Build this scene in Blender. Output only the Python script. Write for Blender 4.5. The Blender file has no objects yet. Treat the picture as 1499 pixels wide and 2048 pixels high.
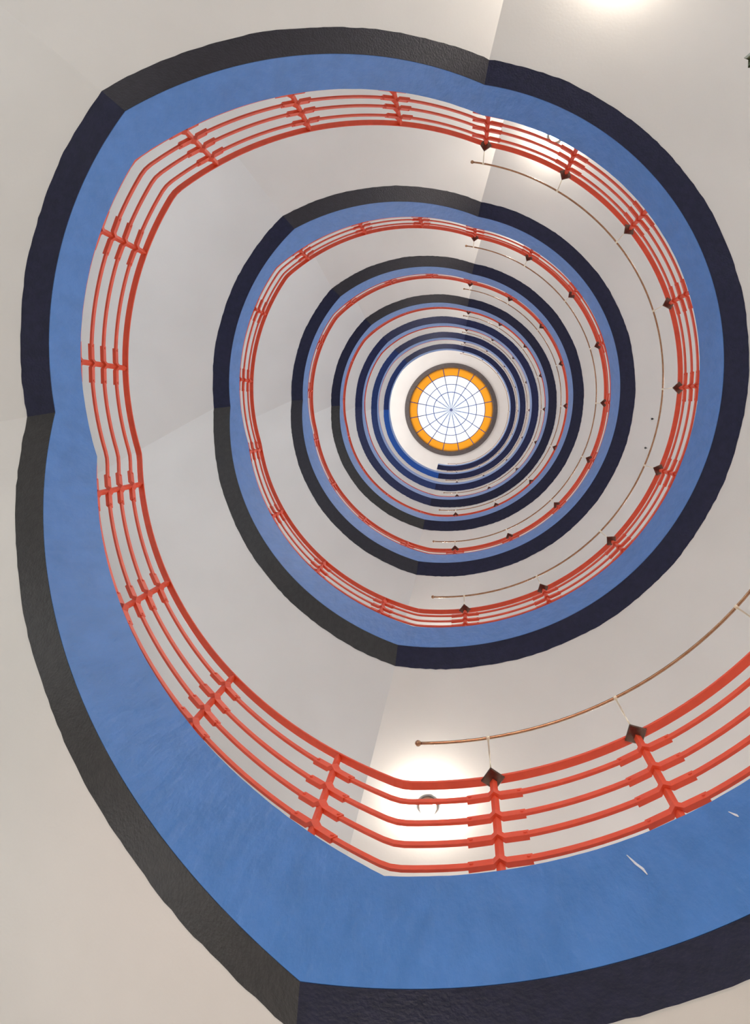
import bpy, math, random
from mathutils import Matrix, Vector
random.seed(7)
S = bpy.context.scene
COL = S.collection
# ------------------------------------------------------------------ camera, world, exposure
H = 3.4                                   # storey height in metres; all plan / height numbers below are in storeys
Z0 = 1.35                                 # eye height over the lobby floor
ROT = Matrix(((0.995046, 0.005508, -0.099261), (0.005508, 0.993876, 0.110363), (0.099261, -0.110363, 0.988922)))
cam_data = bpy.data.cameras.new('camera')
cam_data.sensor_fit = 'VERTICAL'; cam_data.sensor_height = 36.0; cam_data.sensor_width = 36.0
cam_data.lens = 1707.93 * 36.0 / 2048.0
cam_data.clip_start = 0.02; cam_data.clip_end = 200
cam = bpy.data.objects.new('camera', cam_data); COL.objects.link(cam)
cm = Matrix((ROT @ Vector((1, 0, 0)), ROT @ Vector((0, -1, 0)), ROT @ Vector((0, 0, -1)))).transposed().to_4x4()
cm.translation = (0, 0, Z0)
cam.matrix_world = cm
S.camera = cam
W = bpy.data.worlds.new('overcast_sky'); S.world = W; W.use_nodes = True
bg = W.node_tree.nodes['Background']
bg.inputs[0].default_value = (0.86, 0.93, 1.0, 1); bg.inputs[1].default_value = 1.0
S.view_settings.view_transform = 'Standard'; S.view_settings.look = 'None'
S.view_settings.exposure = 0.1; S.view_settings.gamma = 1.0; S.view_settings.use_curve_mapping = False
S.cycles.diffuse_bounces = 6; S.cycles.max_bounces = 10; S.cycles.transmission_bounces = 6
S.cycles.caustics_reflective = False; S.cycles.caustics_refractive = False
S.cycles.sample_clamp_indirect = 4.0
LAMP = 290.0          # emission strength of the opal lamp glass
WINDOW = 8.0        # watts of daylight through each half-landing window

DOWN = 6.5           # watts of each unseen fill added near the outer wall, facing down
SIDE = 6.0          # watts of each unseen fill added to shine across the well

# ------------------------------------------------------------------ materials
def node_mat(name, rough=0.5, metallic=0.0, spec=0.5):
    m = bpy.data.materials.new(name); m.use_nodes = True
    b = m.node_tree.nodes['Principled BSDF']
    b.inputs['Roughness'].default_value = rough; b.inputs['Metallic'].default_value = metallic
    b.inputs['Specular IOR Level'].default_value = spec
    return m, m.node_tree.nodes, m.node_tree.links, b
def paint(name, c1, c2, scale=6.0, rough=0.5, bump=0.0, bump_scale=80.0, stretch=(1, 1, 1), metallic=0.0, spec=0.5, lo=0.35, hi=0.65, rot=(0, 0, 0)):
    m, N, L, b = node_mat(name, rough, metallic, spec)
    tc = N.new('ShaderNodeTexCoord'); mp = N.new('ShaderNodeMapping')
    mp.inputs['Scale'].default_value = stretch; mp.inputs['Rotation'].default_value = rot
    L.new(tc.outputs['Object'], mp.inputs['Vector'])
    n = N.new('ShaderNodeTexNoise'); n.inputs['Scale'].default_value = scale; n.inputs['Detail'].default_value = 6.0
    L.new(mp.outputs[0], n.inputs['Vector'])
    r = N.new('ShaderNodeValToRGB')
    r.color_ramp.elements[0].position = lo; r.color_ramp.elements[0].color = (*c1, 1)
    r.color_ramp.elements[1].position = hi; r.color_ramp.elements[1].color = (*c2, 1)
    L.new(n.outputs['Fac'], r.inputs[0]); L.new(r.outputs[0], b.inputs['Base Color'])
    if bump:
        n2 = N.new('ShaderNodeTexNoise'); n2.inputs['Scale'].default_value = bump_scale; n2.inputs['Detail'].default_value = 5.0
        L.new(mp.outputs[0], n2.inputs['Vector'])
        bp = N.new('ShaderNodeBump'); bp.inputs['Strength'].default_value = bump; bp.inputs['Distance'].default_value = 0.01
        L.new(n2.outputs['Fac'], bp.inputs['Height']); L.new(bp.outputs[0], b.inputs['Normal'])
    return m
M_WHITE = paint('white_plaster', (0.69, 0.675, 0.655), (0.73, 0.715, 0.695), 1.5, 0.65, 0.05, 60, spec=0.3)
M_BLUE = paint('blue_paint', (0.031, 0.145, 0.41), (0.045, 0.175, 0.485), 14, 0.42, 0.6, 26, (1, 1, .35), rot=(.6, .5, 0), lo=.3, hi=.7, spec=.45)
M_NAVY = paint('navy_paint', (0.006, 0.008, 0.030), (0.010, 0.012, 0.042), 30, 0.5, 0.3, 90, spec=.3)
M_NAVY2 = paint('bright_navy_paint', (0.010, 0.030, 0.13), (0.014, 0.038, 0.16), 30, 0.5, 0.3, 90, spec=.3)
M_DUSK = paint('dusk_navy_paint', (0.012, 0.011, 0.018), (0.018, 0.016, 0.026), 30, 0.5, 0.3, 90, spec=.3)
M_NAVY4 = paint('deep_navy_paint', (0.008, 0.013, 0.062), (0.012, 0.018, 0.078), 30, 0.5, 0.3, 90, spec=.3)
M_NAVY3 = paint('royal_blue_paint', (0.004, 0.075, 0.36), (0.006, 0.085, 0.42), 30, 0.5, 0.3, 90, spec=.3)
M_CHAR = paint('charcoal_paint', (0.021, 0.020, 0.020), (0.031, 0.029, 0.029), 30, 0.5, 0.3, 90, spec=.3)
M_RED = paint('red_lacquer', (0.65, 0.062, 0.018), (0.71, 0.075, 0.024), 20, 0.38)
M_BRASS = paint('brass', (0.34, 0.19, 0.11), (0.42, 0.25, 0.15), 30, 0.25, metallic=1.0)
M_ROD = paint('pale_brass', (0.80, 0.70, 0.52), (0.86, 0.77, 0.60), 30, 0.3, metallic=0.6)
M_BRONZE = paint('dark_bronze', (0.10, 0.060, 0.045), (0.16, 0.10, 0.075), 40, 0.3, metallic=0.85)
M_FRAME = paint('dark_grey_frame', (0.07, 0.058, 0.056), (0.09, 0.076, 0.074), 20, 0.5)
M_BAR = paint('blue_glazing_bar', (0.015, 0.03, 0.20), (0.025, 0.045, 0.26), 20, 0.4)
M_FLOOR = paint('stone_floor', (0.42, 0.39, 0.35), (0.55, 0.52, 0.47), 8, 0.35)
M_DARK = paint('black_metal', (0.008, 0.008, 0.008), (0.014, 0.013, 0.013), 20, 0.4)
M_LEAF = paint('leaf_green', (0.018, 0.032, 0.006), (0.035, 0.055, 0.012), 8, 0.5)
M_POT = paint('clay_pot', (0.30, 0.12, 0.06), (0.38, 0.16, 0.08), 8, 0.7)
M_SOIL = paint('soil', (0.02, 0.014, 0.009), (0.04, 0.028, 0.018), 40, 0.9)
M_SCRATCH = paint('bare_plaster_scratch', (0.55, 0.60, 0.66), (0.68, 0.72, 0.76), 40, 0.7)
def glass_pane(name, col, emit):
    # daylight glowing through frosted glass
    m = bpy.data.materials.new(name); m.use_nodes = True
    N, L = m.node_tree.nodes, m.node_tree.links; N.clear()
    o = N.new('ShaderNodeOutputMaterial'); a = N.new('ShaderNodeAddShader')
    t = N.new('ShaderNodeBsdfTranslucent'); e = N.new('ShaderNodeEmission')
    n = N.new('ShaderNodeTexNoise'); n.inputs['Scale'].default_value = 3.0
    r = N.new('ShaderNodeValToRGB')
    r.color_ramp.elements[0].color = (*[c * .94 for c in col], 1); r.color_ramp.elements[1].color = (*col, 1)
    L.new(n.outputs['Fac'], r.inputs[0]); L.new(r.outputs[0], t.inputs[0]); L.new(r.outputs[0], e.inputs[0])
    e.inputs[1].default_value = emit
    L.new(t.outputs[0], a.inputs[0]); L.new(e.outputs[0], a.inputs[1]); L.new(a.outputs[0], o.inputs[0])
    return m
M_GW = glass_pane('clear_sky_pane', (0.97, 0.98, 1.0), 0.14)
M_GC = glass_pane('cream_pane', (0.93, 0.92, 0.88), 0.25)
M_GO = glass_pane('orange_pane', (1.0, 0.58, 0.12), 0.12)
def opal():
    m, N, L, b = node_mat('opal_lamp_glass', 0.3)
    b.inputs['Base Color'].default_value = (0.9, 0.88, 0.84, 1)
    b.inputs['Emission Color'].default_value = (1.0, 0.88, 0.74, 1); b.inputs['Emission Strength'].default_value = LAMP
    return m
M_OPAL = opal()
def window_glass():
    m = bpy.data.materials.new('window_glass'); m.use_nodes = True
    N, L = m.node_tree.nodes, m.node_tree.links; N.clear()
    o = N.new('ShaderNodeOutputMaterial'); x = N.new('ShaderNodeMixShader')
    t = N.new('ShaderNodeBsdfTransparent'); g = N.new('ShaderNodeBsdfGlossy'); g.inputs['Roughness'].default_value = 0.03
    x.inputs[0].default_value = 0.08
    L.new(t.outputs[0], x.inputs[1]); L.new(g.outputs[0], x.inputs[2]); L.new(x.outputs[0], o.inputs[0])
    return m
M_GLASS = window_glass()

# ------------------------------------------------------------------ helpers
def mesh(name, V, F, mat, smooth=False):
    me = bpy.data.meshes.new(name); me.from_pydata([tuple(v) for v in V], [], F); me.update()
    me.materials.append(mat)
    if smooth == 'angle':
        me.polygons.foreach_set('use_smooth', [True] * len(me.polygons)); me.set_sharp_from_angle(angle=math.radians(25)); return me
    if smooth:
        me.polygons.foreach_set('use_smooth', [True] * len(me.polygons))
    return me
def add(name, data, parent=None, mw=None):
    o = bpy.data.objects.new(name, data); COL.objects.link(o)
    if parent is not None: o.parent = parent
    if mw is not None: o.matrix_local = mw
    return o
def tag(o, label=None, cat=None, group=None, kind=None):
    if label: o['label'] = label
    if cat: o['category'] = cat
    if group: o['group'] = group
    if kind: o['kind'] = kind
    return o
def thing(name, label, cat, loc, group=None):
    o = bpy.data.objects.new(name, None); COL.objects.link(o); o.location = loc; o.empty_display_size = .2
    return tag(o, label, cat, group)
def rel(o):                                # translation that puts world-built meshes under an Empty
    return Matrix.Translation(-Vector(o.location))

# ------------------------------------------------------------------ measured stair: levels, kinks, plan
CX, CY, RA, RB, RC, DL, DM = -0.0625, -0.0765, 0.5495, 0.5076, 0.5068, 0.153, 0.1012
HARM = {2: (-.0064, -.0006), 3: (-.0012, .0002), 4: (-.0012, -.0006), 5: (-.0007, 0.0), 6: (.0001, .0003)}
L = [.5675, 1.5675, 2.543, 3.526, 4.5145, 5.50, 6.50, 7.55]                 # landings
M = [1.1489, 2.1218, 3.1128, 4.08, 5.05, 6.00, 7.00]                        # half landings
OL = [(-.0064, -.0193, -.0009), (.0081, .0019, .0030), (.0041, .0056, .0082), (.0009, .0037, 0), (.0026, .0100, -.0008), (-.002, .008, 0), (-.009, .006, 0), (-.017, .005, 0)]
OM = [(-.0040, -.0053, -.0186), (-.0018, -.0005, .0094), (.0007, -.0028, .0069), (-.0043, .0056, -.004), (-.006, .003, 0), (-.010, .003, 0), (-.012, .003, 0)]
TA = [(5.06, 81.66, 130.53, 190.50), (6.96, 84.60, 138.12, 191.85), (7.55, 88.26, 133.51, 191.82), (9.74, 88.23, 135.5, 190.46)] + [(10.5, 88.5, 135.5, 190.8)] * 3
TC = [(-.40, 73.89, 125.63, 190.61), (4.49, 73.61, 126.88, 190.71), (4.8, 75.5, 126.0, 190.7), (6.5, 76, 127, 190.0)] + [(7.0, 76.5, 127.5, 190)] * 3
NK = 7
END = 7 * 360 + 13.6
def table(T, lv, hv):
    ks, vs = [-400.0], [lv(0)]
    for k in range(NK):
        for i, f in enumerate((lv(k), hv(k), hv(k), lv(k + 1))):
            ks.append(T[k][i] + 360 * k); vs.append(f)
    return ks, vs
def interp(ks, vs, t):
    if t <= ks[0]: return vs[0]
    for i in range(1, len(ks)):
        if t <= ks[i]:
            u = (t - ks[i - 1]) / (ks[i] - ks[i - 1])
            a, b = vs[i - 1], vs[i]
            return tuple(p + (q - p) * u for p, q in zip(a, b)) if isinstance(a, tuple) else a + (b - a) * u
    return vs[-1]
HA = table(TA, lambda k: L[k], lambda k: M[k])
HC = table(TC, lambda k: L[k] + DL, lambda k: M[k] + DM)
OA = table(TA, lambda k: OL[k], lambda k: OM[k])
OC = table(TC, lambda k: OL[k], lambda k: OM[k])
def hA(t): return interp(*HA, t)
def hC(t): return interp(*HC, t)
def plan(t, R, c=False):
    ox, oy, orr = interp(*(OC if c else OA), t)
    a = math.radians(t)
    w = 1 + sum(p * math.cos(n * a) + q * math.sin(n * a) for n, (p, q) in HARM.items())
    r = R * (1 + orr) * w
    return CX + ox - r * math.sin(a), CY + oy + r * math.cos(a)
def P(t, R, h, c=False):
    x, y = plan(t, R, c)
    return Vector((x * H, y * H, Z0 + h * H))
def steps(t0, t1, d=2.0, extra=()):
    n = max(1, round((t1 - t0) / d))
    s = {round(t0 + (t1 - t0) * i / n, 3) for i in range(n + 1)}
    s |= {round(e, 3) for e in extra if t0 < e < t1}
    return sorted(s)
KC = [t for t in HC[0]]; KA = [t for t in HA[0]]
def sweep(rows, closed=True, caps=True):
    """rows of equally many points -> V, F"""
    n = len(rows[0]); V = [p for r in rows for p in r]; F = []
    for i in range(len(rows) - 1):
        for j in range(n if closed else n - 1):
            a, b = i * n + j, i * n + (j + 1) % n
            F.append((a, b, b + n, a + n))
    if caps and closed:
        F.append(tuple(range(n))[::-1]); F.append(tuple(range((len(rows) - 1) * n, len(rows) * n)))
    return V, F
RW = 1.07                                   # inside of the round outer wall
def wall_pt(t, R, h):
    a = math.radians(t)
    return Vector(((CX - R * math.sin(a)) * H, (CY + R * math.cos(a)) * H, Z0 + h * H))
_J = [random.uniform(-1, 1) for _ in range(4000)]
def jit(t, s):                              # hand-painted edge: slightly ragged
    return 0.0007 * _J[int(t * 3 + s * 700) % 4000] + 0.0005 * math.sin(t * .37 + s)

# crease lines on the soffit: how far each kink swings by the time it reaches the outer wall
SW = {k: (3, -11, 9, 2) for k in range(NK)}; SW[0] = (0, 0, 0, 2); SW[1] = (3, -11, 2, 2)
def out_t(t):                               # where the soffit line that starts at t meets the outer wall
    ks = [-400.0] + [TA[k][i] + 360 * k for k in range(NK) for i in range(4)] + [END + 60]
    vs = [-400.0] + [TA[k][i] + 360 * k + SW[k][i] for k in range(NK) for i in range(4)] + [END + 60]
    return interp(ks, vs, t)
SLAB = 0.085
def build_run(o, t0, t1, dark, ends):
    mw = rel(o)
    # white slab: soffit out to the wall; the part of the underside inside RA belongs to the dark band
    ts = steps(t0, t1, 2.0, KA)
    rows = []
    NR = 6
    for t in ts:
        row = []
        for j in range(NR + 1):
            u = j / NR
            p = P(t, RA, hA(t)); q = wall_pt(out_t(t), RW + .012, hA(t))
            row.append(p.lerp(q, u))
        top = [Vector((v.x, v.y, v.z + SLAB * H)) for v in row]
        rows.append(row + top[::-1])
    V, F = sweep(rows); add('slab', mesh('slab', V, F, M_WHITE, 'angle'), o, mw)
    # stringer: blue inner face, curb top and outer cheek
    ts = steps(t0, t1, 1.0, KA + KC)
    rows = []
    for t in ts:
        a, c = hA(t), hC(t)
        rows.append([P(t, RB, a), P(t, RC + jit(t, 5) * .25, c - .004, True), P(t, RC + .004, c, True), P(t, RA - .006, c, True),
                     P(t, RA - .002, c - .004, True), P(t, RA - .002, a + .003)])
    V, F = sweep(rows); add('stringer', mesh('stringer', V, F, M_BLUE, 'angle'), o, mw)
    rows = []
    for t in ts:
        a = hA(t) - .0012
        rows.append([P(t, RB + .0004, a), P(t, RA + jit(t, 1), a), P(t, RA + jit(t, 1), a + .0035), P(t, RB + .0004, a + .0035)])
    V, F = sweep(rows); tag(add('painted_edge_band', mesh('painted_edge_band', V, F, dark, 'angle'), o, mw), 'dark painted underside edge of the stair')
ORD = ['lowest', 'second', 'third', 'fourth', 'fifth', 'sixth', 'seventh', 'eighth']
def ordn(k, n): return 'topmost' if k == n - 1 else ORD[k]
def base(t, R, h): return P(t, R, h)

for k in range(8):
    t0 = TA[k - 1][3] + 360 * (k - 1) if k else TA[0][3] - 360.0
    t1 = TA[k][0] + 360 * k if k < 7 else END
    how = {0: 'lowest landing, its wide blue edge filling the bottom right of the picture',
           1: 'second landing up, white underside with round glowing lamp behind the red railing',
           7: 'topmost landing, dark blue edge with a cut-off end below the round skylight'}.get(k, '%s landing up from the bottom, grey-white underside with blue edge' % ORD[k])
    o = thing('stair_landing', how, 'landing', base((t0 + t1) / 2, .8, L[k]), 'stair landings')
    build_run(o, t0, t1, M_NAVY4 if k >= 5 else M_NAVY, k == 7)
for k in range(NK):
    a, b, c, d = [x + 360 * k for x in TA[k]]
    o = thing('stair_flight', '%s long flight on the lower left counted from below, blue face and dark edge' % ordn(k, NK), 'stairs', base((a + b) / 2, .8, (L[k] + M[k]) / 2), 'long stair flights')
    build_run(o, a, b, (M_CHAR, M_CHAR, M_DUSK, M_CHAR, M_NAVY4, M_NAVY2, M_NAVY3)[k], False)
    o = thing('half_landing', '%s half landing on the left counted from below, blue face and navy edge' % ordn(k, NK), 'landing', base((b + c) / 2, .8, M[k]), 'half landings')
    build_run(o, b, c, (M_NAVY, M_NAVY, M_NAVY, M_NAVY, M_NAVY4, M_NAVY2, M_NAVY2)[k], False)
    o = thing('stair_flight', '%s short flight at the upper side counted from below, blue face and dark edge' % ordn(k, NK), 'stairs', base((c + d) / 2, .8, (M[k] + L[k + 1]) / 2), 'short stair flights')
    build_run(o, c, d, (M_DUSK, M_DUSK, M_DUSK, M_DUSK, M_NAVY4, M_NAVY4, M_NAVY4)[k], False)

# ------------------------------------------------------------------ outer wall, floor, ceiling
HCEIL = 8.55
HFLOOR = -Z0 / H
# windows sit in the wall of each half landing
WT0, WT1 = 96.0, 120.0
WIN = [(M[k] + .36, M[k] + .74) for k in range(NK)]
def wall():
    tt = sorted(set([i * 3.0 for i in range(120)] + [WT0, WT1]))
    hh = sorted(set([HFLOOR, HCEIL + .1] + [z for w in WIN for z in w]))
    V, F, idx = [], [], {}
    def vi(i, j, R):
        key = (i % len(tt), j, R)
        if key not in idx:
            idx[key] = len(V); V.append(wall_pt(tt[i % len(tt)], R, hh[j]))
        return idx[key]
    for j in range(len(hh) - 1):
        hole_row = any(abs(hh[j] - w[0]) < 1e-6 for w in WIN)
        for i in range(len(tt)):
            ta = tt[i]; inwin = hole_row and WT0 - 1e-6 <= ta < WT1 - 1e-6
            if not inwin:
                F.append((vi(i, j, RW), vi(i + 1, j, RW), vi(i + 1, j + 1, RW), vi(i, j + 1, RW)))
                F.append((vi(i, j, RW + .08), vi(i, j + 1, RW + .08), vi(i + 1, j + 1, RW + .08), vi(i + 1, j, RW + .08)))
            else:
                if abs(ta - WT0) < 1e-6: F.append((vi(i, j, RW), vi(i, j + 1, RW), vi(i, j + 1, RW + .08), vi(i, j, RW + .08)))
                if abs(tt[(i + 1) % len(tt)] - WT1) < 1e-6: F.append((vi(i + 1, j, RW), vi(i + 1, j, RW + .08), vi(i + 1, j + 1, RW + .08), vi(i + 1, j + 1, RW)))
                F.append((vi(i, j, RW), vi(i, j, RW + .08), vi(i + 1, j, RW + .08), vi(i + 1, j, RW)))
                F.append((vi(i, j + 1, RW), vi(i + 1, j + 1, RW), vi(i + 1, j + 1, RW + .08), vi(i, j + 1, RW + .08)))
    return V, F
V, F = wall()
tag(add('wall_round', mesh('wall_round', V, F, M_WHITE)), kind='structure')
def disc(R, h0, h1, hole=None, centre=None):
    n = 96; V, F = [], []
    c = centre or (CX, CY)
    for i in range(n):
        t = 360.0 * i / n; a = math.radians(t)
        o_ = wall_pt(t, R, h0)
        if hole:
            q = Vector(((hole[0] - hole[2] * math.sin(a)) * H, (hole[1] + hole[2] * math.cos(a)) * H, o_.z))
        else:
            q = Vector((CX * H, CY * H, o_.z))
        up = Vector((0, 0, (h1 - h0) * H))
        V += [o_, q, q + up, o_ + up]
    for i in range(n):
        a, b = 4 * i, 4 * ((i + 1) % n)
        for j in range(4):
            if not hole and j == 1: continue
            F.append((a + j, a + (j + 1) % 4, b + (j + 1) % 4, b + j))
    return V, F
V, F = disc(RW + .08, HFLOOR - .06, HFLOOR)
tag(add('floor', mesh('floor', V, F, M_FLOOR)), kind='structure')
SKX, SKY = -0.0971, -0.0689
V, F = disc(RW + .08, HCEIL, HCEIL + .06, (SKX, SKY, .425))
tag(add('ceiling', mesh('ceiling', V, F, M_WHITE)), kind='structure')
# windows
for k, (h0, h1) in enumerate(WIN):
    w = tag(add('window_%d' % (k + 1), None), kind='structure')
    tm = (WT0 + WT1) / 2
    w.location = wall_pt(tm, RW + .04, h0)
    mw = rel(w)
    def bar(t0, t1, a, b, r0=RW + .03, r1=RW + .05):
        rows = [[wall_pt(t, r0, a), wall_pt(t, r1, a), wall_pt(t, r1, b), wall_pt(t, r0, b)] for t in steps(t0, t1, 3)]
        return sweep(rows)
    VV, FF = [], []
    for args in ((WT0, WT1, h0, h0 + .018), (WT0, WT1, h1 - .018, h1), (WT0, WT0 + .9, h0, h1), (WT1 - .9, WT1, h0, h1), (tm - .45, tm + .45, h0, h1)):
        v, f = bar(*args); o_ = len(VV); VV += v; FF += [tuple(i + o_ for i in q) for q in f]
    add('window_frame', mesh('window_frame', VV, FF, M_WHITE), w, mw)
    for a, b in ((WT0 + .9, tm - .45), (tm + .45, WT1 - .9)):
        v, f = bar(a, b, h0 + .018, h1 - .018, RW + .039, RW + .042); add('pane', mesh('pane', v, f, M_GLASS), w, mw)
    ld = bpy.data.lights.new('window_daylight', 'AREA'); ld.shape = 'RECTANGLE'
    ld.size = math.radians(WT1 - WT0) * RW * H * .9; ld.size_y = (h1 - h0) * H * .9
    ld.energy = WINDOW; ld.color = (.80, .86, 1.0)
    lo = bpy.data.objects.new('window_daylight', ld); COL.objects.link(lo)
    pos = wall_pt(tm, RW + .10, (h0 + h1) / 2); lo.location = pos
    lo.rotation_euler = (Vector((CX * H, CY * H, pos.z)) - pos).to_track_quat('-Z', 'Z').to_euler()

# ------------------------------------------------------------------ skylight: a shallow glazed dome
def sk(r, a, h): return Vector(((SKX + r * math.sin(a)) * H, (SKY - r * math.cos(a)) * H, Z0 + h * H))
sky = thing('skylight', 'round glazed skylight with orange glass ring and white panes atop the well', 'skylight', sk(0, 0, HCEIL))
mw = rel(sky)
NSEG = 16
DOME = lambda r: HCEIL + .035 + .16 * (1 - (r / .41) ** 2)
rows = []
for i in range(97):
    a = 2 * math.pi * i / 96
    rows.append([sk(.457, a, HCEIL - .012), sk(.457, a, HCEIL + .02), sk(.425, a, HCEIL + .06), sk(.409, a, HCEIL + .05), sk(.413, a, HCEIL + .02), sk(.418, a, HCEIL - .012)])
V, F = sweep(rows, caps=False); add('frame_ring', mesh('frame_ring', V, F, M_FRAME), sky, mw)
rings = [.411, .337, .255, .177, .012]
mats = [M_GO, M_GC, M_GW, M_GW]
half = math.pi / NSEG
for b in range(4):
    r0, r1 = rings[b], rings[b + 1]
    for s in range(NSEG):
        a0, a1 = (2 * s - 1) * half, (2 * s + 1) * half
        rows = []
        for i in range(4):
            a = a0 + (a1 - a0) * i / 3
            rows.append([sk(r0, a, DOME(r0)), sk(r1, a, DOME(r1)), sk(r1, a, DOME(r1) + .004), sk(r0, a, DOME(r0) + .004)])
        V, F = sweep(rows)
        p = add('pane', mesh('pane', V, F, mats[b]), sky, mw)
        if b == 0: p['label'] = 'orange glass pane'
for s in range(NSEG):
    a = (2 * s + 1) * half; w_ = .0075
    rows = []
    for i in range(9):
        r = .411 + (.010 - .411) * i / 8
        da = w_ * (.35 + .65 * r / .411) / max(r, .02) * .5
        h = DOME(r) - .006
        rows.append([sk(r, a - da, h), sk(r, a + da, h), sk(r, a + da, h + .007), sk(r, a - da, h + .007)])
    V, F = sweep(rows); add('glazing_bar', mesh('glazing_bar', V, F, M_BAR), sky, mw)
for r, w_ in ((.337, .0055), (.255, .0055), (.177, .006)):
    rows = []
    for i in range(65):
        a = 2 * math.pi * i / 64; h = DOME(r) - .006
        rows.append([sk(r - w_ / 2, a, h), sk(r + w_ / 2, a, h), sk(r + w_ / 2, a, h + .007), sk(r - w_ / 2, a, h + .007)])
    V, F = sweep(rows, caps=False); add('ring_bar', mesh('ring_bar', V, F, M_BAR), sky, mw)
rows = [[sk(.014 if j in (1, 2) else .003, 2 * math.pi * i / 12, DOME(0) - (.018, .012, .0, .0)[j]) for j in range(4)] for i in range(13)]
V, F = sweep(rows, caps=False); add('hub', mesh('hub', V, F, M_BAR), sky, mw)

# ------------------------------------------------------------------ railings
RR = 0.532
TOP = 0.249
BARS = [.064, .111, .157, .208]
POSTS = {0: [9, 29, 48.75, 68, 90.75, 113, 135, 154, 172.5], 1: [13.5, 32.75, 52, 71.75, 93, 113.75, 135.25, 154.5, 173]}
LPOSTS = {0: [250.3, 269.9, 289.5, 309.1, 329.5, 348.1], 1: [191.5, 211.75, 231.75, 251.5, 271.5, 291.5, 312, 332.5, 352.75]}
LP2 = [191, 211.75, 232.1, 252.4, 273, 293.8, 314, 334.75, 355.5]
def dense(t0, t1):
    ex = []
    for kk in KC:
        ex += [kk - 1.2, kk, kk + 1.2]
    return steps(t0, t1, 1.5, ex)
HR = table(TC, lambda k: L[k] + (.143 if k == 0 else .148), lambda k: M[k] + .080)
def hR(t): return interp(*HR, t)
def hCs(t):                                 # rail height line, softly rounded at its bends
    return (hR(t - 1.2) + 2 * hR(t) + hR(t + 1.2)) / 4
def prof_sweep(t0, t1, prof):
    return sweep([[P(t, RR + u, hCs(t) + v, True) for u, v in prof] for t in dense(t0, t1)])
def frame_at(t, dz):
    p = P(t, RR, hCs(t) + dz, True)
    q = P(t + .8, RR, hCs(t + .8) + dz, True) - P(t - .8, RR, hCs(t - .8) + dz, True)
    x = q.normalized(); r = Vector((p.x - CX * H, p.y - CY * H, 0)).normalized()
    y = (r - x * r.dot(x)).normalized(); z = x.cross(y)
    if z.z < 0: x, z = -x, -z
    m = Matrix((x, y, z)).transposed().to_4x4(); m.translation = p
    return m, r
def post_mesh():
    d = .0044 * H
    V = []
    for z in (-.012 * H, (TOP - .001) * H):
        V += [Vector((d, 0, z)), Vector((0, d, z)), Vector((-d, 0, z)), Vector((0, -d, z))]
    F = [(0, 1, 5, 4), (1, 2, 6, 5), (2, 3, 7, 6), (3, 0, 4, 7), (3, 2, 1, 0), (4, 5, 6, 7)]
    return mesh('post', V, F, M_RED)
def sleeve_mesh():                          # bent strap that grips the bars on both sides and wraps the post on the well side
    rows = []
    tk, hh = .0058 * H, .0052 * H
    for x, y in ((-.031, 0), (-.0065, 0), (0, -.0050), (.0065, 0), (.031, 0)):
        s = -1
        rows.append([Vector((x * H, y * H - tk / 2, -hh)), Vector((x * H, y * H + tk / 2, -hh)), Vector((x * H, y * H + tk / 2, hh)), Vector((x * H, y * H - tk / 2, hh))])
    V, F = sweep(rows)
    for x in (-.0275, .0275):               # rivet heads
        o_ = len(V); c = Vector((x * H, -tk / 2, 0)); r = .0022 * H
        for i in range(6):
            a = i * math.pi / 3
            V += [c + Vector((r * math.cos(a), 0, r * math.sin(a))), c + Vector((r * .7 * math.cos(a), -.0012 * H, r * .7 * math.sin(a)))]
        for i in range(6):
            a, b = o_ + 2 * i, o_ + 2 * ((i + 1) % 6); F.append((a, b, b + 1, a + 1))
        F.append(tuple(o_ + 2 * i + 1 for i in range(6)))
    return mesh('sleeve', V, F, M_RED)
def plate_mesh():                           # square bronze plate on its corner
    d, t = .0140 * H, .003 * H
    V = []
    for z, s in ((-t, .92), (-t * .6, 1), (0, 1)):
        V += [Vector((d * s, 0, z)), Vector((0, d * s, z)), Vector((-d * s, 0, z)), Vector((0, -d * s, z))]
    F = []
    for l in (0, 4):
        for j in range(4): F.append((l + j, l + (j + 1) % 4, l + 4 + (j + 1) % 4, l + 4 + j))
    F += [(3, 2, 1, 0), (8, 9, 10, 11)]
    return mesh('corner_plate', V, F, M_BRONZE)
ME_POST, ME_SLEEVE, ME_PLATE = post_mesh(), sleeve_mesh(), plate_mesh()
def add_tube(V, F, pts, r, n=8):
    rows = []
    for i, p in enumerate(pts):
        d = (pts[min(i + 1, len(pts) - 1)] - pts[max(i - 1, 0)]).normalized()
        u = d.cross(Vector((0, 0, 1)))
        if u.length < 1e-4: u = Vector((1, 0, 0))
        u.normalize(); v = d.cross(u)
        rows.append([p + (u * math.cos(2 * math.pi * j / n) + v * math.sin(2 * math.pi * j / n)) * r for j in range(n)])
    v2, f2 = sweep(rows); o_ = len(V); V += v2; F += [tuple(i + o_ for i in q) for q in f2]
def add_ball(V, F, c, r, n=10):
    o_ = len(V); rows = []
    for i in range(n + 1):
        a = 2 * math.pi * i / n
        rows.append([c + Vector((r * math.cos(b) * math.cos(a), r * math.cos(b) * math.sin(a), r * math.sin(b))) for b in [math.pi * (j / 6 - .5) for j in range(7)]])
    v2, f2 = sweep(rows, closed=False); V += v2; F += [tuple(i + o_ for i in q) for q in f2]

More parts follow.
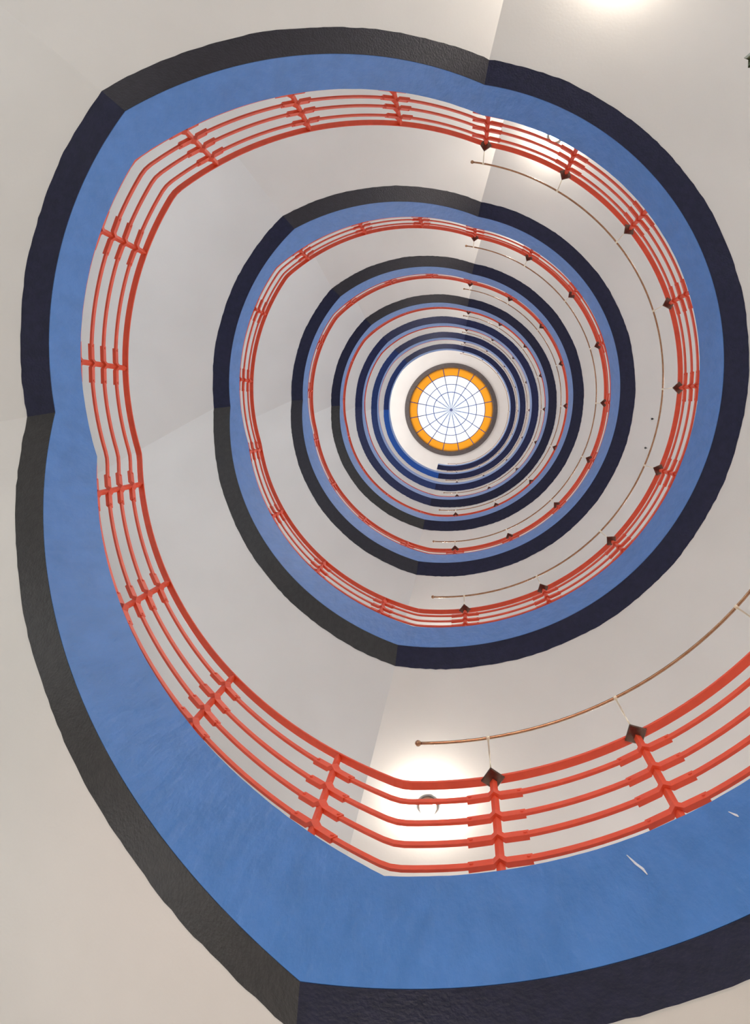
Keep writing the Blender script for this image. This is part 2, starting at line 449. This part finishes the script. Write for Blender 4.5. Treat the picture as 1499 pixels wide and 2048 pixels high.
def railing(label, t_start, t_end, posts, plates, group):
    tm = (t_start + t_end) / 2
    o = thing('railing', label, 'railing', P(posts[len(posts) // 2], RR, hR(posts[len(posts) // 2]), True), group)
    base_m = rel(o)
    w, th = .0052, .0032
    V, F = prof_sweep(t_start, t_end, [(-w, TOP + .0006), (-w + .0006, TOP), (w - .0006, TOP), (w, TOP + .0006), (w, TOP + th), (w - .001, TOP + th + .0008), (-w + .001, TOP + th + .0008), (-w, TOP + th)])
    add('top_rail', mesh('top_rail', V, F, M_RED), o, base_m)
    bw, bh = .0016, .0042
    for b in BARS:
        V, F = prof_sweep(t_start, t_end, [(-bw, b - bh), (bw, b - bh), (bw, b + bh), (-bw, b + bh)])
        add('bar', mesh('bar', V, F, M_RED), o, base_m)
    for t in posts:
        m, r = frame_at(t, 0)
        a = math.atan2(r.y, r.x) - math.pi / 2
        mp = Matrix.Translation(P(t, RR, hR(t), True)) @ Matrix.Rotation(a, 4, 'Z')
        p = add('post', ME_POST, o, base_m @ mp)
        inv = mp.inverted()
        for b in BARS:
            mm, _ = frame_at(t, b)
            add('sleeve', ME_SLEEVE, p, inv @ mm)
        if plates:
            mm = Matrix.Translation(P(t, RR - .003, hR(t) + TOP - .0005, True)) @ Matrix.Rotation(a, 4, 'Z')
            q = add('corner_plate', ME_PLATE, p, inv @ mm); q['label'] = 'dark bronze square plate set on its corner'
    return o
def handrail(k, posts, t0, t1):
    rb, hb = .516, .342
    lab = {0: 'lowest brass handrail on thin rods, sweeping past the bottom right corner', 1: 'second brass handrail up, longest full arc seen at the right of the picture',
           7: 'topmost thin brass handrail crossing in front of the ceiling beside the skylight'}.get(k, '%s brass handrail up from the bottom, on thin rods over red railing' % ORD[k])
    o = thing('brass_handrail', lab, 'handrail', P(posts[4], rb, hR(posts[4]) + hb, True), 'brass handrails over the landing railings')
    mw = rel(o)
    V, F = [], []
    add_tube(V, F, [P(t, rb, hR(posts[4]) + hb, True) for t in steps(t0, t1, 2)], .0021 * H)
    add('rail', mesh('rail', V, F, M_BRASS, True), o, mw)
    for t in (t0, t1):
        V, F = [], []; add_ball(V, F, P(t, rb, hR(posts[4]) + hb, True), .0042 * H); add('end_knob', mesh('end_knob', V, F, M_BRASS, True), o, mw)
    for t in posts:
        V, F = [], []
        a = P(t, RR - .003 - .0122, hR(t) + TOP, True); b = P(t, rb, hR(posts[4]) + hb - .0015, True)
        kx = P(t, RR - .003 - .0122, hR(t) + TOP + .045, True)
        add_tube(V, F, [a, kx, b], .0011 * H, 6)
        add_tube(V, F, [P(t - .25, rb, hR(posts[4]) + hb, True), P(t + .25, rb, hR(posts[4]) + hb, True)], .0027 * H)
        add('rod', mesh('rod', V, F, M_ROD, True), o, mw)
for k in range(8):
    lp = [t + 360 * (k - 1) for t in (LPOSTS[k] if k in LPOSTS else LP2)]
    e1 = lp[-1] if k < 7 else 360 * 7 + 10
    lab = {0: 'lowest landing railing, broad red bars with bronze plates at the bottom right', 1: 'second red landing railing up, curving down the right side of the picture'}.get(k, '%s red landing railing up from the bottom, on the right side of the well' % ORD[k])
    railing(lab, lp[0], e1, lp, True, 'red landing railings')
    handrail(k, lp, lp[0] - 2.8, lp[-1] + (10 if k == 0 else 8.5))
for k in range(NK):
    sp = [t + 360 * k for t in (POSTS[0] if k == 0 else POSTS[1])]
    a = (LPOSTS[k] if k in LPOSTS else LP2)[-1] + 360 * (k - 1)
    b = (LPOSTS[k + 1] if k + 1 in LPOSTS else LP2)[0] + 360 * k
    railing('%s red stair railing on the left side, counted from below' % ordn(k, NK), a, b, sp, False, 'red stair railings')

# ------------------------------------------------------------------ ceiling lamps on the landing soffits
def lathe(prof, n=28):
    rows = [[Vector((r * math.cos(2 * math.pi * i / n), r * math.sin(2 * math.pi * i / n), z)) for r, z in prof] for i in range(n + 1)]
    return sweep(rows, closed=False)
R0 = .053
ME_RING = mesh('ring', *lathe([(0.03, 0.0), (R0 + .008, 0.0), (R0 + .010, -.012), (R0 + .008, -.030), (R0 - .002, -.034), (R0 - .004, -.028)]), M_BRONZE, True)
ME_GLOBE = mesh('globe', *lathe([(R0 - .004, -.024)] + [(R0 * math.cos(a), -.030 - .075 * math.sin(a)) for a in [i * math.pi / 2 / 8 for i in range(9)]]), M_OPAL, True)
for k in range(0, 8):
    for j, (t, r) in enumerate(((359.7, .816), (204.5, .775))):
        if k == 0: t += 0
        p = wall_pt(t, r, L[k])
        where = 'near the lower left end' if j == 0 else 'near the upper end'
        lab = {(1, 0): 'round opal ceiling lamp glowing behind the lowest red railing', (2, 1): 'round opal ceiling lamp half hidden behind the second blue edge at the top'}.get((k, j), 'round opal ceiling lamp under the %s landing, %s' % (ordn(k, 8), where))
        o = thing('ceiling_lamp', lab, 'lamp', p, 'opal landing lamps')
        add('mounting_ring', ME_RING, o); add('globe', ME_GLOBE, o)

# unseen fill lights added near the outer wall; floor bounce evens out the soffits
def down_fill(t, h, col, f=1.0):
    p = wall_pt(t, .985, h); p.z -= .004
    ld = bpy.data.lights.new('down_fill', 'AREA'); ld.shape = 'DISK'; ld.size = .34; ld.energy = DOWN * f; ld.color = col
    lo = bpy.data.objects.new('down_fill', ld); COL.objects.link(lo); lo.location = p
for k in range(8):
    for t in (205, 237, 269, 301, 333): down_fill(t, L[k], (.96, .985, 1.0), 2.55)
    if k < NK:
        for t in (24, 50, 74, 92, 110, 126, 150, 174):
            T = t + 360 * k; down_fill(t, min(hA(T), hA(T + 6), hA(T - 6)), (.93, .97, 1.0), .16)
# unseen fills added over the flights to light the blue faces opposite
def side_fill(t, h, e, col):
    ld = bpy.data.lights.new('cross_fill', 'AREA'); ld.shape = 'DISK'; ld.size = .36; ld.energy = e; ld.color = col
    lo = bpy.data.objects.new('cross_fill', ld); COL.objects.link(lo); p = wall_pt(t, 1.045, h - .24); lo.location = p
    d = Vector((CX * H, CY * H, p.z)) - p; d.z = -.36 * d.length
    lo.rotation_euler = d.to_track_quat('-Z', 'Y').to_euler()
for k in range(8):
    if k < NK:
        for t, f, c in ((22, .8, (.95, .97, 1.0)), (54, .9, (.93, .97, 1.0)), (84, 1.0, (.88, .95, 1.0)), (107, .4, (.84, .93, 1.0)), (130, 1.2, (.88, .95, 1.0)), (160, .8, (.95, .97, 1.0))):
            T = t + 360 * k; side_fill(T, min(hA(T - 5), hA(T + 5)), SIDE * f, c)
# unseen warm fills added in the lobby to light the lowest soffits
for t in range(15, 375, 45):
    ld = bpy.data.lights.new('lobby_fill', 'POINT'); ld.shadow_soft_size = .12; ld.energy = 7.5 if 50 < t < 210 else 2.5; ld.color = (1.0, .92, .83)
    lo = bpy.data.objects.new('lobby_fill', ld); COL.objects.link(lo); lo.location = wall_pt(t, .96, -.02)

# unseen warm spot added in the lobby to brighten the lowest landing's edge
ld = bpy.data.lights.new('lobby_spot_fill', 'SPOT'); ld.energy = 280; ld.color = (1.0, .60, .50); ld.spot_size = math.radians(50); ld.spot_blend = .9; ld.shadow_soft_size = .15
lo = bpy.data.objects.new('lobby_spot_fill', ld); COL.objects.link(lo); lo.location = wall_pt(165, .98, .05)
lo.rotation_euler = (P(-22, RB, L[0] + .05) - lo.location).to_track_quat('-Z', 'Y').to_euler()

# unseen fills added on the top storey to brighten the ceiling
for t, e in ((60, 60), (100, 70), (140, 60), (190, 26), (250, 15), (310, 15), (10, 26)):
    ld = bpy.data.lights.new('top_fill', 'POINT'); ld.shadow_soft_size = .10; ld.energy = e; ld.color = (1.0, .97, .94)
    lo = bpy.data.objects.new('top_fill', ld); COL.objects.link(lo); lo.location = wall_pt(t, .97, 7.95)

# ------------------------------------------------------------------ small things
for t, r, lab in ((278.0, .617, 'upper of two small black hooks in the white soffit on the right'), (285.9, .618, 'lower of two small black hooks in the white soffit on the right')):
    p = wall_pt(t, r, L[2])
    o = thing('ceiling_hook', lab, 'hook', p, 'black soffit hooks')
    V, F = lathe([(0.0, 0.001), (.010, .001), (.010, -.004), (.006, -.006), (.0, -.006)], 10); add('rose', mesh('rose', V, F, M_DARK), o)
    V, F = [], []
    add_tube(V, F, [Vector((0, 0, -.004)), Vector((0, 0, -.02)), Vector((.006, 0, -.028)), Vector((.012, 0, -.022))], .003, 6); add('hook', mesh('hook', V, F, M_DARK), o)

def scratch(parent, pts, w):
    V, F = [], []
    for i, (t, h) in enumerate(pts):
        ww = w * (1 if 0 < i < len(pts) - 1 else .3)
        c = P(t, RB - .0012, h, True); s = P(t + ww, RB - .0012, h, True) - c
        back = P(t, RB + .002, h, True) - c
        V += [c - s, c + s, c + s + back, c - s + back]
    F = []
    for i in range(len(pts) - 1):
        for j in range(4): F.append((4 * i + j, 4 * i + (j + 1) % 4, 4 * i + 4 + (j + 1) % 4, 4 * i + 4 + j))
    add('scratch', mesh('scratch', V, F, M_SCRATCH), parent, rel(parent))
land0 = [o for o in COL.objects if o.name.startswith('stair_landing')][0]
scratch(land0, [(-24.4, L[0] + .125), (-24.9, L[0] + .108), (-25.3, L[0] + .098), (-25.5, L[0] + .088)], .12)
scratch(land0, [(-34.6, L[0] + .122), (-35.0, L[0] + .112), (-35.1, L[0] + .108)], .12)

# tall potted plant in the lobby; only one leaf tip reaches into view
d = ROT @ Vector((1497 - 749.5, 118 - 1024, 1707.93)); d = d / d.z
tip = Vector((0, 0, Z0)) + d * 1.15
bx, by = tip.x + .55, tip.y - .25
plant = thing('potted_plant', 'tall potted plant whose dark green leaf tip pokes in at the right edge', 'plant', (bx, by, 0))
V, F = lathe([(0, 0), (.15, 0), (.21, .36), (.23, .36), (.23, .40), (.20, .40), (.19, .34), (0, .34)], 20); add('pot', mesh('pot', V, F, M_POT, False), plant)
V, F = lathe([(0, .352), (.19, .352), (.19, .33), (0, .33)], 20); add('soil', mesh('soil', V, F, M_SOIL), plant)
V, F = [], []
zt = tip.z + .05
add_tube(V, F, [Vector((0, 0, .34)), Vector((.02, .01, .9)), Vector((-.01, .02, 1.6)), Vector((0, 0, zt))], .014, 8); add('stem', mesh('stem', V, F, M_LEAF, True), plant)
def leaf(a, b, width):
    V, F = [], []
    ax = (b - a); L_ = ax.length; ax.normalize(); side = ax.cross(Vector((0, 0, 1))).normalized(); n = 8
    for i in range(n + 1):
        u = i / n; w_ = width * math.sin(math.pi * min(1, u * .93 + .05)) ** .8
        c = a.lerp(b, u) + Vector((0, 0, .06 * math.sin(math.pi * u)))
        V += [c - side * w_ + Vector((0, 0, .012)), c, c + side * w_ + Vector((0, 0, .012)), c + Vector((0, 0, .003))]
    for i in range(n):
        for j in range(4): F.append((4 * i + j, 4 * i + (j + 1) % 4, 4 * i + 4 + (j + 1) % 4, 4 * i + 4 + j))
    return mesh('leaf', V, F, M_LEAF, True)
add('leaf', leaf(Vector((0, 0, zt - .12)), tip - Vector((bx, by, 0)), .06), plant)
for i, (ang, z, ln) in enumerate(((10, 1.2, .4), (80, 1.4, .42), (-60, 1.55, .40), (30, 1.75, .38), (-20, 1.95, .36), (100, 1.0, .4), (-95, 1.3, .38), (50, 2.1, .30))):
    a = math.radians(ang)
    add('leaf', leaf(Vector((0, 0, z)), Vector((math.cos(a) * ln, math.sin(a) * ln - .05, z + .12)), .06), plant)
